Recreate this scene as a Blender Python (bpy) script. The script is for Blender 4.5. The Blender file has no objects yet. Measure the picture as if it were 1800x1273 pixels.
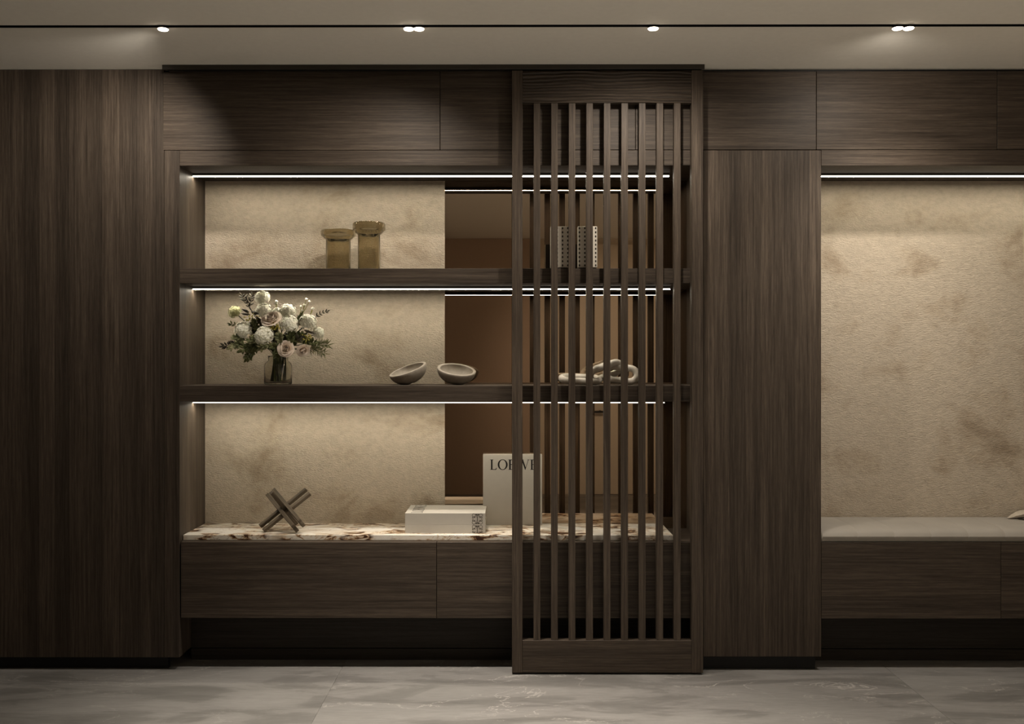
import bpy, bmesh, math, random
from mathutils import Vector, Matrix, Euler

random.seed(7)
SC = bpy.context.scene
COL = SC.collection

# ------------------------------------------------------------------ camera, world, exposure
F_PX, D, VX, VY = 1680.0, 4.2, 896.0, 640.0
EYE = 1.348                                   # eye height
YAW = math.radians(0.2)

cam_d = bpy.data.cameras.new('camera')
cam = bpy.data.objects.new('camera', cam_d)
COL.objects.link(cam)
cam.location = (0, -D, EYE)
cam.rotation_euler = (math.pi / 2, 0, YAW)
cam_d.sensor_width = 36.0
cam_d.lens = F_PX / 1800 * 36.0
cam_d.shift_x = (900 - (VX - F_PX * math.tan(YAW))) / 1800
cam_d.shift_y = (VY - 636.5) / 1800
cam_d.clip_start = 0.05
SC.camera = cam

world = bpy.data.worlds.new('world')
SC.world = world
world.use_nodes = True
world.node_tree.nodes['Background'].inputs[0].default_value = (1.0, 0.92, 0.80, 1)
world.node_tree.nodes['Background'].inputs[1].default_value = 0.75
# unseen window added in the right wall to let in fill light; the portal only guides sampling of the sky
WIN = (-4.4, -2.0, 0.3, 2.4)                  # y0, y1, z0, z1
pd = bpy.data.lights.new('added_window_portal', 'AREA')
pd.shape = 'RECTANGLE'; pd.size = WIN[3] - WIN[2]; pd.size_y = WIN[1] - WIN[0]
pd.cycles.is_portal = True
po = bpy.data.objects.new('added_window_portal', pd)
COL.objects.link(po)
po.location = (3.21, (WIN[0] + WIN[1]) / 2, (WIN[2] + WIN[3]) / 2)
po.rotation_euler = (0, math.pi / 2, 0)

SC.view_settings.view_transform = 'Standard'
SC.view_settings.look = 'None'
SC.view_settings.exposure = 0.0
SC.view_settings.gamma = 1.0
SC.view_settings.use_curve_mapping = False
SC.cycles.max_bounces = 14
SC.cycles.transmission_bounces = 12
SC.cycles.glossy_bounces = 6
SC.cycles.diffuse_bounces = 6
SC.cycles.sample_clamp_indirect = 4.0

WARM = (1.0, 0.905, 0.79)
LED_COL = (1.0, 0.91, 0.74)
LED_FACE, LED_EDGE = 76.0, 1.7
P_WASH, P_LEFT, P_DOOR, P_DOWN, P_FILL = 17.0, 42.0, 38.0, 200.0, 470.0
CEIL = 2.6455

def P(px, py, y=0.0):
    """a photograph pixel at depth y behind the cabinet face -> a point of the room"""
    s = (D + y) / F_PX
    return Vector(((px - VX) * s, y, EYE + (VY - py) * s))
def PX(px, y=0.0): return (px - VX) * (D + y) / F_PX
def PZ(py, y=0.0): return EYE + (VY - py) * (D + y) / F_PX

# ------------------------------------------------------------------ materials
def new_mat(name):
    m = bpy.data.materials.new(name)
    m.use_nodes = True
    nt = m.node_tree
    return m, nt, nt.nodes, nt.links, nt.nodes['Principled BSDF']

def coords(nt, scale, rand=True, rot=(0, 0, 0)):
    N, L = nt.nodes, nt.links
    tc = N.new('ShaderNodeTexCoord')
    src = tc.outputs['Object']
    if rand:
        oi = N.new('ShaderNodeObjectInfo')
        mul = N.new('ShaderNodeMath'); mul.operation = 'MULTIPLY'; mul.inputs[1].default_value = 37.0
        L.new(oi.outputs['Random'], mul.inputs[0])
        add = N.new('ShaderNodeVectorMath'); add.operation = 'ADD'
        L.new(src, add.inputs[0]); L.new(mul.outputs[0], add.inputs[1])
        src = add.outputs[0]
    mp = N.new('ShaderNodeMapping')
    mp.inputs['Scale'].default_value = scale
    mp.inputs['Rotation'].default_value = rot
    L.new(src, mp.inputs['Vector'])
    return mp.outputs['Vector']

def noise(nt, vec, scale=1.0, detail=3.0, rough=0.5, dist=0.0):
    n = nt.nodes.new('ShaderNodeTexNoise')
    n.inputs['Scale'].default_value = scale
    n.inputs['Detail'].default_value = detail
    n.inputs['Roughness'].default_value = rough
    n.inputs['Distortion'].default_value = dist
    nt.links.new(vec, n.inputs['Vector'])
    return n.outputs['Fac']

def ramp(nt, fac, stops, interp='LINEAR'):
    r = nt.nodes.new('ShaderNodeValToRGB')
    r.color_ramp.interpolation = interp
    e = r.color_ramp.elements
    while len(e) < len(stops): e.new(0.5)
    for k, (p, c) in enumerate(stops):
        e[k].position = p
        e[k].color = (c[0], c[1], c[2], 1) if isinstance(c, (tuple, list)) else (c, c, c, 1)
    nt.links.new(fac, r.inputs[0])
    return r.outputs[0]

def mix(nt, a, b, fac, mode='MIX'):
    m = nt.nodes.new('ShaderNodeMix')
    m.data_type = 'RGBA'; m.blend_type = mode
    for sock, v in ((m.inputs[0], fac), (m.inputs[6], a), (m.inputs[7], b)):
        if isinstance(v, (int, float)): sock.default_value = v
        elif isinstance(v, tuple): sock.default_value = (v[0], v[1], v[2], 1)
        else: nt.links.new(v, sock)
    return m.outputs[2]

def bump(nt, h, strength, dist, normal=None):
    b = nt.nodes.new('ShaderNodeBump')
    b.inputs['Strength'].default_value = strength
    b.inputs['Distance'].default_value = dist
    nt.links.new(h, b.inputs['Height'])
    if normal: nt.links.new(normal, b.inputs['Normal'])
    return b.outputs['Normal']

def plain(name, col, rough=0.5, spec=0.5, metal=0.0):
    m, nt, N, L, b = new_mat(name)
    v = coords(nt, (1, 1, 1))
    n = noise(nt, v, 40, 2)
    c = ramp(nt, n, [(0.3, tuple(x * 0.985 for x in col)), (0.7, tuple(min(1, x * 1.015) for x in col))])
    L.new(c, b.inputs['Base Color'])
    b.inputs['Roughness'].default_value = rough
    b.inputs['Specular IOR Level'].default_value = spec
    b.inputs['Metallic'].default_value = metal
    return m

def wood(name, axis, dark, mid, light, bands=1.0, relief=0.25, cathedral=0.0, strips=0.0):
    m, nt, N, L, b = new_mat(name)
    def sc(along, across):
        s = [across] * 3
        s['XYZ'.index(axis)] = along
        return tuple(s)
    streak = noise(nt, coords(nt, sc(2.6, 120)), 1, 7, 0.72, 0.35)
    fine = noise(nt, coords(nt, sc(22, 700)), 1, 3, 0.6)
    band = noise(nt, coords(nt, sc(0.12, 17)), 1, 2.0, 0.55)
    c = ramp(nt, streak, [(0.33, dark), (0.5, mid), (0.68, light)])
    bd = ramp(nt, band, [(0.3, 0.74), (0.5, 0.97), (0.7, 1.22)])
    c = mix(nt, c, bd, bands, 'MULTIPLY')
    if strips:
        sp = N.new('ShaderNodeSeparateXYZ'); L.new(coords(nt, (1, 1, 1)), sp.inputs[0])
        ad = N.new('ShaderNodeMath'); ad.operation = 'ADD'
        L.new(sp.outputs[0], ad.inputs[0]); L.new(sp.outputs[1], ad.inputs[1])
        ml = N.new('ShaderNodeMath'); ml.operation = 'MULTIPLY'; ml.inputs[1].default_value = 14.0
        L.new(ad.outputs[0], ml.inputs[0])
        wob = noise(nt, coords(nt, (2.5, 2.5, 0.0)), 1, 1)
        ad2 = N.new('ShaderNodeMath'); ad2.operation = 'MULTIPLY_ADD'; ad2.inputs[1].default_value = 0.75
        L.new(wob, ad2.inputs[0]); L.new(ml.outputs[0], ad2.inputs[2])
        fl = N.new('ShaderNodeMath'); fl.operation = 'FLOOR'; L.new(ad2.outputs[0], fl.inputs[0])
        wn = N.new('ShaderNodeTexWhiteNoise'); wn.noise_dimensions = '1D'; L.new(fl.outputs[0], wn.inputs['W'])
        c = mix(nt, c, ramp(nt, wn.outputs['Value'], [(0.0, 0.70), (1.0, 1.26)]), strips, 'MULTIPLY')
    fi = ramp(nt, fine, [(0.35, 0.72), (0.62, 1.1)])
    c = mix(nt, c, fi, 0.8, 'MULTIPLY')
    h = fine
    if cathedral:
        w = N.new('ShaderNodeTexWave')
        w.wave_type = 'BANDS'
        w.bands_direction = {'X': 'Z', 'Z': 'X'}[axis]
        w.inputs['Scale'].default_value = 22.0
        w.inputs['Distortion'].default_value = 8.0
        w.inputs['Detail'].default_value = 2.0
        w.inputs['Detail Scale'].default_value = 0.55
        L.new(coords(nt, sc(0.30, 1.0)), w.inputs['Vector'])
        cw = ramp(nt, w.outputs['Fac'], [(0.0, 0.45), (0.35, 1.0), (1.0, 1.08)])
        c = mix(nt, c, cw, cathedral, 'MULTIPLY')
        h = w.outputs['Fac']
    L.new(c, b.inputs['Base Color'])
    b.inputs['Roughness'].default_value = 0.52
    b.inputs['Specular IOR Level'].default_value = 0.22
    L.new(bump(nt, h, relief, 0.002 if not cathedral else 0.006), b.inputs['Normal'])
    return m

WD, WM, WL = (0.031, 0.0225, 0.016), (0.060, 0.045, 0.033), (0.096, 0.074, 0.055)
M = {}
M['wood_v'] = wood('oak_veneer_vertical', 'Z', WD, WM, WL, 0.8, strips=1.0)
M['wood_h'] = wood('oak_veneer_horizontal', 'X', WD, WM, WL, 0.7)
M['wood_y'] = wood('oak_veneer_deep', 'Y', WD, WM, WL, 0.5)
M['wood_rail'] = wood('oak_brushed_rail', 'X', WD, WM, WL, 0.5, 0.9, 0.85)
M['wood_slat'] = wood('oak_slat', 'Z', tuple(x * 1.1 for x in WD), tuple(x * 1.1 for x in WM), tuple(x * 1.1 for x in WL), 0.35)
M['wood_object'] = wood('walnut_rods', 'X', (0.05, 0.037, 0.024), (0.088, 0.066, 0.043), (0.14, 0.108, 0.073), 0.4)
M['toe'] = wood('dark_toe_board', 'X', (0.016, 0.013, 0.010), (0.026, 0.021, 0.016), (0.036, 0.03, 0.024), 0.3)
M['black'] = plain('black_lacquer', (0.006, 0.006, 0.006), 0.45, 0.3)
M['rail_bronze'] = plain('dark_bronze_metal', (0.035, 0.029, 0.022), 0.42, 0.5, 0.3)
M['ceiling'] = plain('ceiling_paint', (0.88, 0.85, 0.775), 0.9, 0.1)
M['wall_paint'] = plain('warm_wall_paint', (0.68, 0.59, 0.47), 0.85, 0.1)
M['brown_wall'] = plain('brown_wall_covering', (0.56, 0.43, 0.33), 0.8, 0.1)
M['dark_wall'] = plain('dark_brown_wall_paint', (0.07, 0.052, 0.038), 0.8, 0.1)  # tone made dark to cut light bounced onto the tall panel
M['door_paint'] = plain('beige_door_lacquer', (0.62, 0.53, 0.41), 0.6, 0.3)
M['pages'] = plain('book_paper', (0.62, 0.56, 0.46), 0.8, 0.1)
M['cover'] = plain('book_cover_board', (0.43, 0.40, 0.35), 0.45, 0.3)
M['ink'] = plain('black_print', (0.012, 0.010, 0.009), 0.6, 0.2)
M['ink_brown'] = plain('dark_print', (0.035, 0.028, 0.02), 0.6, 0.2)
M['box_white'] = plain('unglazed_ivory_ceramic', (0.62, 0.57, 0.485), 0.7, 0.3)
M['stem'] = plain('green_stem', (0.045, 0.055, 0.018), 0.6, 0.3)
M['stem_dark'] = plain('dark_twig', (0.022, 0.018, 0.010), 0.6, 0.3)
M['stem_light'] = plain('young_green_stem', (0.22, 0.22, 0.05), 0.6, 0.3)

def cushion_mat():
    m, nt, N, L, b = new_mat('greige_upholstery')
    n = noise(nt, coords(nt, (1, 1, 1)), 260, 3)
    big = noise(nt, coords(nt, (1, 1, 1)), 6, 2)
    c = ramp(nt, big, [(0.3, (0.275, 0.252, 0.218)), (0.7, (0.31, 0.283, 0.245))])
    L.new(c, b.inputs['Base Color'])
    b.inputs['Roughness'].default_value = 0.62
    b.inputs['Specular IOR Level'].default_value = 0.3
    L.new(bump(nt, n, 0.12, 0.001), b.inputs['Normal'])
    return m
M['cushion'] = cushion_mat()

def plaster_mat():
    m, nt, N, L, b = new_mat('hand_trowelled_plaster')
    stain = noise(nt, coords(nt, (3.4, 1, 3.9)), 1.0, 6, 0.60, 0.4)
    speck = noise(nt, coords(nt, (38, 38, 60)), 1.0, 4, 0.65)
    c = ramp(nt, stain, [(0.31, (0.31, 0.247, 0.177)), (0.41, (0.425, 0.355, 0.268)), (0.49, (0.475, 0.408, 0.320))])
    s2 = ramp(nt, speck, [(0.3, 0.88), (0.6, 1.04)])
    c = mix(nt, c, s2, 1.0, 'MULTIPLY')
    L.new(c, b.inputs['Base Color'])
    b.inputs['Roughness'].default_value = 0.85
    b.inputs['Specular IOR Level'].default_value = 0.15
    rip = noise(nt, coords(nt, (88, 88, 205)), 1.0, 3, 0.55, 0.7)
    weave = noise(nt, coords(nt, (150, 150, 330)), 1.0, 2, 0.5)
    n1 = bump(nt, rip, 0.62, 0.008)
    L.new(bump(nt, weave, 0.30, 0.003, n1), b.inputs['Normal'])
    return m
M['plaster'] = plaster_mat()

def mirror_mat():
    m, nt, N, L, b = new_mat('bronze_mirror')
    b.inputs['Base Color'].default_value = (0.45, 0.355, 0.27, 1)
    b.inputs['Metallic'].default_value = 1.0
    b.inputs['Roughness'].default_value = 0.015
    return m
M['mirror'] = mirror_mat()

def marble_top_mat():
    m, nt, N, L, b = new_mat('cream_breccia_marble')
    base = noise(nt, coords(nt, (3, 5, 5), False), 1, 5, 0.6, 1.2)
    c = ramp(nt, base, [(0.32, (0.48, 0.38, 0.27)), (0.42, (0.62, 0.55, 0.45)), (0.50, (0.72, 0.68, 0.61)), (0.7, (0.76, 0.73, 0.67))])
    where = noise(nt, coords(nt, (2.2, 4.0, 3.0), False, (0, 0, 0.3)), 1.35, 2, 0.5)
    zone = ramp(nt, where, [(0.42, 0.0), (0.46, 1.0)])
    frag = noise(nt, coords(nt, (8, 13, 22), False, (0, 0.3, 0.5)), 1.25, 5, 0.66, 1.4)
    rust = ramp(nt, frag, [(0.40, (0.045, 0.02, 0.011)), (0.435, (0.12, 0.055, 0.027)), (0.455, (0.40, 0.25, 0.13)), (0.49, (0.60, 0.49, 0.36)), (0.53, (0.74, 0.69, 0.60))])
    c = mix(nt, c, rust, zone)
    vein = noise(nt, coords(nt, (7, 13, 16), False, (0, 0.5, 0.2)), 1, 6, 0.62, 2.2)
    vm = ramp(nt, vein, [(0.468, 0.0), (0.485, 1.0), (0.500, 0.0)])
    vz = mix(nt, vm, ramp(nt, noise(nt, coords(nt, (5, 8, 8), False), 1, 2), [(0.42, 0.0), (0.6, 1.0)]), 1.0, 'MULTIPLY')
    c = mix(nt, c, (0.14, 0.07, 0.035), vz)
    L.new(c, b.inputs['Base Color'])
    b.inputs['Roughness'].default_value = 0.28
    b.inputs['Specular IOR Level'].default_value = 0.4
    return m
M['marble'] = marble_top_mat()

def floor_mat():
    m, nt, N, L, b = new_mat('grey_brown_floor_marble')
    cl = noise(nt, coords(nt, (1.0, 3.4, 1), True, (0, 0, 0.25)), 1.5, 8, 0.62, 0.9)
    c = ramp(nt, cl, [(0.30, (0.150, 0.143, 0.133)), (0.46, (0.196, 0.188, 0.176)), (0.49, (0.236, 0.226, 0.213)), (0.72, (0.285, 0.274, 0.26))])
    grain = noise(nt, coords(nt, (12, 110, 1), True, (0, 0, 0.12)), 1, 6, 0.7)
    c = mix(nt, c, ramp(nt, grain, [(0.3, 0.84), (0.65, 1.08)]), 1.0, 'MULTIPLY')
    v1 = noise(nt, coords(nt, (1.8, 4.2, 1), True, (0, 0, -0.5)), 1, 7, 0.56, 1.2)
    vm = ramp(nt, v1, [(0.493, 0.0), (0.4995, 1.0), (0.506, 0.0)])
    vz = ramp(nt, noise(nt, coords(nt, (1.6, 2.2, 1)), 1, 3), [(0.42, 0.0), (0.58, 0.8)])
    c = mix(nt, c, (0.50, 0.475, 0.44), mix(nt, vm, vz, 1.0, 'MULTIPLY'))
    L.new(c, b.inputs['Base Color'])
    b.inputs['Roughness'].default_value = 0.38
    b.inputs['Specular IOR Level'].default_value = 0.4
    return m
M['floor'] = floor_mat()
M['grout'] = plain('floor_grout', (0.20, 0.19, 0.175), 0.9, 0.1)

def travertine_mat(name, a, bb):
    m, nt, N, L, b = new_mat(name)
    n = noise(nt, coords(nt, (1, 1, 1)), 26, 5, 0.6, 0.6)
    L.new(ramp(nt, n, [(0.3, a), (0.7, bb)]), b.inputs['Base Color'])
    b.inputs['Roughness'].default_value = 0.6
    pit = noise(nt, coords(nt, (1, 1, 1)), 220, 3)
    L.new(bump(nt, pit, 0.15, 0.001), b.inputs['Normal'])
    return m
M['stone'] = travertine_mat('travertine', (0.21, 0.178, 0.14), (0.32, 0.28, 0.228))
M['links'] = travertine_mat('pale_travertine', (0.44, 0.395, 0.33), (0.60, 0.55, 0.475))

def glass_mat(name, col, rough, wav):
    m, nt, N, L, b = new_mat(name)
    b.inputs['Base Color'].default_value = (*col, 1)
    b.inputs['Transmission Weight'].default_value = 1.0
    b.inputs['IOR'].default_value = 1.36
    b.inputs['Roughness'].default_value = rough
    if wav:
        n = noise(nt, coords(nt, (30, 30, 140)), 1, 2)
        L.new(bump(nt, n, 0.05, 0.001), b.inputs['Normal'])
    return m
M['smoke_glass'] = glass_mat('smoked_olive_glass', (0.70, 0.64, 0.50), 0.0, True)
M['clear_glass'] = glass_mat('clear_jar_glass', (0.93, 0.92, 0.87), 0.0, False)

def petal_mat(name, a, bb, scale=60):
    m, nt, N, L, b = new_mat(name)
    n = noise(nt, coords(nt, (1, 1, 1)), scale, 2)
    L.new(ramp(nt, n, [(0.35, a), (0.65, bb)]), b.inputs['Base Color'])
    b.inputs['Roughness'].default_value = 0.65
    b.inputs['Specular IOR Level'].default_value = 0.2
    b.inputs['Subsurface Weight'].default_value = 0.0
    return m
M['petal_white'] = petal_mat('white_hydrangea_petals', (0.82, 0.80, 0.62), (0.95, 0.94, 0.87))
M['petal_green'] = petal_mat('greenish_hydrangea_petals', (0.40, 0.41, 0.18), (0.62, 0.60, 0.38))
M['petal_rose'] = petal_mat('blush_rose_petals', (0.74, 0.63, 0.52), (0.88, 0.79, 0.69), 30)
M['petal_small'] = petal_mat('tiny_white_blossom', (0.80, 0.77, 0.62), (0.9, 0.88, 0.8))
M['yellow_green'] = petal_mat('yellow_green_buds', (0.20, 0.18, 0.03), (0.40, 0.34, 0.08), 150)
M['leaf_dark'] = petal_mat('dark_glossy_leaf', (0.018, 0.016, 0.008), (0.045, 0.036, 0.02), 30)
M['leaf_mid'] = petal_mat('muted_green_leaf', (0.05, 0.06, 0.022), (0.12, 0.125, 0.05), 40)
M['leaf_pale'] = petal_mat('sage_leaf', (0.10, 0.11, 0.05), (0.22, 0.21, 0.11), 40)
M['throw'] = petal_mat('oatmeal_wool', (0.38, 0.33, 0.26), (0.50, 0.44, 0.36), 120)
M['throw_shade'] = petal_mat('throw_fold_shade', (0.02, 0.016, 0.012), (0.04, 0.032, 0.025), 120)  # dark colour standing in for the shade between the throw's folds

def emit_mat(name, col, s):
    m, nt, N, L, b = new_mat(name)
    b.inputs['Base Color'].default_value = (0.6, 0.55, 0.48, 1)
    b.inputs['Emission Color'].default_value = (*col, 1)
    b.inputs['Emission Strength'].default_value = s
    return m
M['led_face'] = emit_mat('led_diffuser_face', LED_COL, LED_FACE)
M['led_edge'] = emit_mat('led_diffuser_edge', (1.0, 0.92, 0.78), LED_EDGE)
M['lens'] = emit_mat('spot_lens', (1.0, 0.86, 0.68), 9.0)

# ------------------------------------------------------------------ object helpers
WLOC = {}                                     # world position of each object's origin

def tag(o, label=None, cat=None, group=None, kind=None):
    if label: o['label'] = label
    if cat: o['category'] = cat
    if group: o['group'] = group
    if kind: o['kind'] = kind
    return o

def empty(name, loc, label=None, cat=None, group=None, kind=None):
    o = bpy.data.objects.new(name, None)
    COL.objects.link(o)
    o.empty_display_size = 0.05
    o.location = loc
    WLOC[o] = Vector(loc)
    return tag(o, label, cat, group, kind)

def link_mesh(name, bm, mats, parent=None, origin=None, smooth=False):
    """bm holds room coordinates; the object's origin goes to the base of its box"""
    bm.normal_update()
    if origin is None:
        xs = [v.co for v in bm.verts]
        lo = Vector([min(c[k] for c in xs) for k in range(3)])
        hi = Vector([max(c[k] for c in xs) for k in range(3)])
        origin = Vector(((lo.x + hi.x) / 2, (lo.y + hi.y) / 2, lo.z))
    origin = Vector(origin)
    for v in bm.verts: v.co -= origin
    me = bpy.data.meshes.new(name)
    bm.to_mesh(me); bm.free()
    for m in (mats if isinstance(mats, (list, tuple)) else [mats]): me.materials.append(m)
    if smooth:
        for p in me.polygons: p.use_smooth = True
    o = bpy.data.objects.new(name, me)
    COL.objects.link(o)
    o.location = origin
    WLOC[o] = origin
    if parent is not None:
        o.parent = parent
        o.location = origin - WLOC[parent]
    return o

def bm_box(bm, x0, x1, y0, y1, z0, z1, bev=0.0, mi=0):
    g = bmesh.ops.create_cube(bm, size=1.0)
    vs = g['verts']
    for v in vs:
        v.co = Vector((x0 + (v.co.x + .5) * (x1 - x0), y0 + (v.co.y + .5) * (y1 - y0), z0 + (v.co.z + .5) * (z1 - z0)))
    fs = list({f for v in vs for f in v.link_faces})
    for f in fs: f.material_index = mi
    if bev:
        es = list({e for v in vs for e in v.link_edges})
        bmesh.ops.bevel(bm, geom=es, offset=bev, segments=1, profile=0.5, affect='EDGES')

def box(name, x0, x1, y0, y1, z0, z1, mat, parent=None, bev=0.001):
    bm = bmesh.new()
    bm_box(bm, x0, x1, y0, y1, z0, z1, bev)
    return link_mesh(name, bm, mat, parent)

def bm_tube(bm, pts, radii, n=6, cap=True):
    pts = [Vector(p) for p in pts]
    if isinstance(radii, (int, float)): radii = [radii] * len(pts)
    rings = []
    up = Vector((0.13, 0.31, 0.94)).normalized()
    for i, p in enumerate(pts):
        t = (pts[min(i + 1, len(pts) - 1)] - pts[max(i - 1, 0)]).normalized()
        a = t.cross(up)
        if a.length < 1e-3: a = t.cross(Vector((1, 0, 0)))
        a.normalize(); b = t.cross(a).normalized()
        rings.append([bm.verts.new(p + (a * math.cos(k / n * math.tau) + b * math.sin(k / n * math.tau)) * radii[i]) for k in range(n)])
    for r0, r1 in zip(rings, rings[1:]):
        for k in range(n):
            bm.faces.new((r0[k], r0[(k + 1) % n], r1[(k + 1) % n], r1[k]))
    if cap:
        bm.faces.new(rings[0]); bm.faces.new(rings[-1])
    return rings

def bm_lathe(bm, prof, n=48, cx=0, cy=0, z0=0):
    """closed profile [(r,z)...]; r=0 points become poles"""
    rings = []
    for r, z in prof:
        if r < 1e-6: rings.append([bm.verts.new((cx, cy, z0 + z))])
        else: rings.append([bm.verts.new((cx + r * math.cos(k / n * math.tau), cy + r * math.sin(k / n * math.tau), z0 + z)) for k in range(n)])
    for a, b in zip(rings, rings[1:]):
        for k in range(n):
            k2 = (k + 1) % n
            if len(a) == 1 and len(b) == 1: continue
            if len(a) == 1: bm.faces.new((a[0], b[k2], b[k]))
            elif len(b) == 1: bm.faces.new((a[k], a[k2], b[0]))
            else: bm.faces.new((a[k], a[k2], b[k2], b[k]))
    bmesh.ops.recalc_face_normals(bm, faces=bm.faces)

def led_strip(x0, x1, z_under, parent, y=0.175):
    """slim profile hung under a board: bright face below, dimmer diffuser edge"""
    bm = bmesh.new()
    w, ch, df = 0.0055, 0.009, 0.005
    bm_box(bm, x0, x1, y - w, y + w, z_under - ch, z_under, 0, 0)
    bm_box(bm, x0, x1, y - w, y + w, z_under - ch - df, z_under - ch, 0, 1)
    bm.normal_update()
    for f in bm.faces:
        if f.material_index == 1:
            f.material_index = 2 if f.normal.z < -0.9 else (1 if f.normal.y < -0.9 else 0)
    return link_mesh('led_strip', bm, [M['rail_bronze'], M['led_edge'], M['led_face']], parent)

# ------------------------------------------------------------------ the room
XL, XR, YB, YF = -3.2, 3.2, -5.0, 0.40
floor = box('floor', XL, XR, YB, YF, -0.08, -0.0105, M['grout'], None, 0)
tag(floor, 'grey-brown veined marble floor in large slabs', 'floor', kind='structure')
tile_meshes = {}
SX, TW = -0.743, 2.412
for ry, (ya, yb) in enumerate(((-0.9, 0.398), (-3.3, -0.9), (-4.998, -3.3))):
    for k in range(-2, 3):
        xa, xb = max(SX + k * TW, XL + .001), min(SX + (k + 1) * TW, XR - .001)
        if xb - xa < 0.02: continue
        box('tile', xa + .0004, xb - .0004, ya + .0004, yb - .0004, -0.0103, 0.0, M['floor'], floor, 0.0003)

wf = box('wall_front', XL, XR, YF, YF + .1, -0.08, CEIL + .1, M['wall_paint'], None, 0)
tag(wf, 'wall that carries the built-in cabinets', 'wall', kind='structure')
wl = box('wall_left', XL - .1, XL, YB, YF, -0.08, CEIL + .1, M['dark_wall'], None, 0)
tag(wl, 'dark brown side wall', 'wall', kind='structure')
bm = bmesh.new()
bm_box(bm, XR, XR + .1, YB, WIN[0], -0.08, CEIL + .1)
bm_box(bm, XR, XR + .1, WIN[1], YF, -0.08, CEIL + .1)
bm_box(bm, XR, XR + .1, WIN[0], WIN[1], -0.08, WIN[2])
bm_box(bm, XR, XR + .1, WIN[0], WIN[1], WIN[3], CEIL + .1)
wr = link_mesh('wall_right', bm, M['wall_paint'])
bm = bmesh.new()
for (a, b, c, d_) in ((WIN[0], WIN[0] + .04, WIN[2], WIN[3]), (WIN[1] - .04, WIN[1], WIN[2], WIN[3]), (WIN[0] + .04, WIN[1] - .04, WIN[2], WIN[2] + .04),
                      (WIN[0] + .04, WIN[1] - .04, WIN[3] - .04, WIN[3]), (-3.22, -3.18, WIN[2] + .04, WIN[3] - .04)):
    bm_box(bm, XR + .03, XR + .07, a, b, c, d_)
tag(link_mesh('added_window_1', bm, M['rail_bronze']), 'large dark-framed window added unseen in the side wall for fill light', 'window', kind='structure')
tag(wr, 'plain side wall', 'wall', kind='structure')
wb = box('wall_back', XL, XR, YB - .1, YB, -0.08, CEIL + .1, M['wall_paint'], None, 0)
tag(wb, 'beige wall seen in the bronze mirror', 'wall', kind='structure')
box('wall_covering', XL + .01, 0.30, YB + .0005, YB + .03, 0.0005, CEIL - .001, M['brown_wall'], wb, 0.001)
d1 = box('door_1', 0.84, 1.74, YB + .0005, YB + .04, 0.004, CEIL - .06, M['door_paint'], None, 0.002)
tag(d1, 'tall beige door seen in the bronze mirror', 'door', kind='structure')
bm = bmesh.new()
bm_tube(bm, [(0.93, YB + .04, 0.86), (0.93, YB + .09, 0.86)], 0.012, 10)
bm_box(bm, 0.86, 0.99, YB + .085, YB + .10, 0.845, 0.868, 0.003)
tag(link_mesh('handle', bm, M['black'], d1), 'black lever handle')

# ceiling with a slot for the spotlight track
GY0, GY1 = -0.546, -0.516
bm = bmesh.new()
bm_box(bm, XL, XR, GY1, YF, CEIL, CEIL + .06)
bm_box(bm, XL, XR, YB, GY0, CEIL, CEIL + .06)
bm_box(bm, XL, XR, GY0, GY1, CEIL + .045, CEIL + .06)
cl = link_mesh('ceiling', bm, M['ceiling'])
tag(cl, 'smooth warm white ceiling with a narrow black slot', 'ceiling', kind='structure')

# ------------------------------------------------------------------ spotlight track
bm = bmesh.new()
bm_box(bm, XL + .001, XR - .001, GY0 + .0005, GY0 + .003, CEIL + .001, CEIL + .044)
bm_box(bm, XL + .001, XR - .001, GY1 - .003, GY1 - .0005, CEIL + .001, CEIL + .044)
bm_box(bm, XL + .001, XR - .001, GY0 + .003, GY1 - .003, CEIL + .030, CEIL + .044)
tag(link_mesh('track_rail', bm, M['black']), 'thin black recessed track running across the ceiling', 'light track')

def spot(px, aim, power, cone, blend, label):
    x = (px - VX) * (D + (GY0 + GY1) / 2) / F_PX
    y = (GY0 + GY1) / 2
    t = empty('track_spotlight', (x, y, CEIL - .012), label, 'spotlight', 'spotlights in the ceiling track')
    bm = bmesh.new()
    bm_lathe(bm, [(0, .016), (.006, .016), (.006, .005), (.019, .005), (.0205, .003), (.0205, -.0), (.0, -.0)], 24, x, y, CEIL - .010)
    link_mesh('housing', bm, M['black'], t)
    bm = bmesh.new()
    bm_lathe(bm, [(0, .0), (.0205, .0), (.0185, -.003), (0, -.005)], 24, x, y, CEIL - .0104)
    link_mesh('lens', bm, M['lens'], t)
    ld = bpy.data.lights.new('spot_lamp', 'SPOT')
    ld.energy = power; ld.color = WARM
    ld.spot_size = math.radians(cone); ld.spot_blend = blend
    ld.shadow_soft_size = 0.03
    lo = bpy.data.objects.new('spot_lamp', ld)
    COL.objects.link(lo)
    lo.parent = t
    lo.location = (0, 0, -0.028)
    d = Vector(aim) - Vector((x, y, CEIL - .04))
    lo.rotation_euler = d.to_track_quat('-Z', 'Y').to_euler()
    return t

spot(286, (-1.95, 0.0, 1.9), P_LEFT, 112, 1.0, 'single glowing ceiling spotlight nearest the tall plain panel')
spot(718.5, (-0.75, 0.0, 1.2), 32.0, 130, 1.0, 'first lamp of the spotlight pair above the flower shelves')
spot(736.5, (-0.3, -0.95, 0.0), P_DOWN * 1.6, 74, 1.0, 'second lamp of the spotlight pair above the flower shelves')
spot(1148, (0.50, -0.05, 1.1), P_DOOR, 150, 1.0, 'single glowing ceiling spotlight above the slatted sliding door')
spot(1577, (1.6, 0.0, 1.7), P_WASH, 165, 1.0, 'first lamp of the spotlight pair above the bench niche')
spot(1596, (1.9, 0.15, 0.6), 70.0, 95, 1.0, 'second lamp of the spotlight pair above the bench niche')

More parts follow.
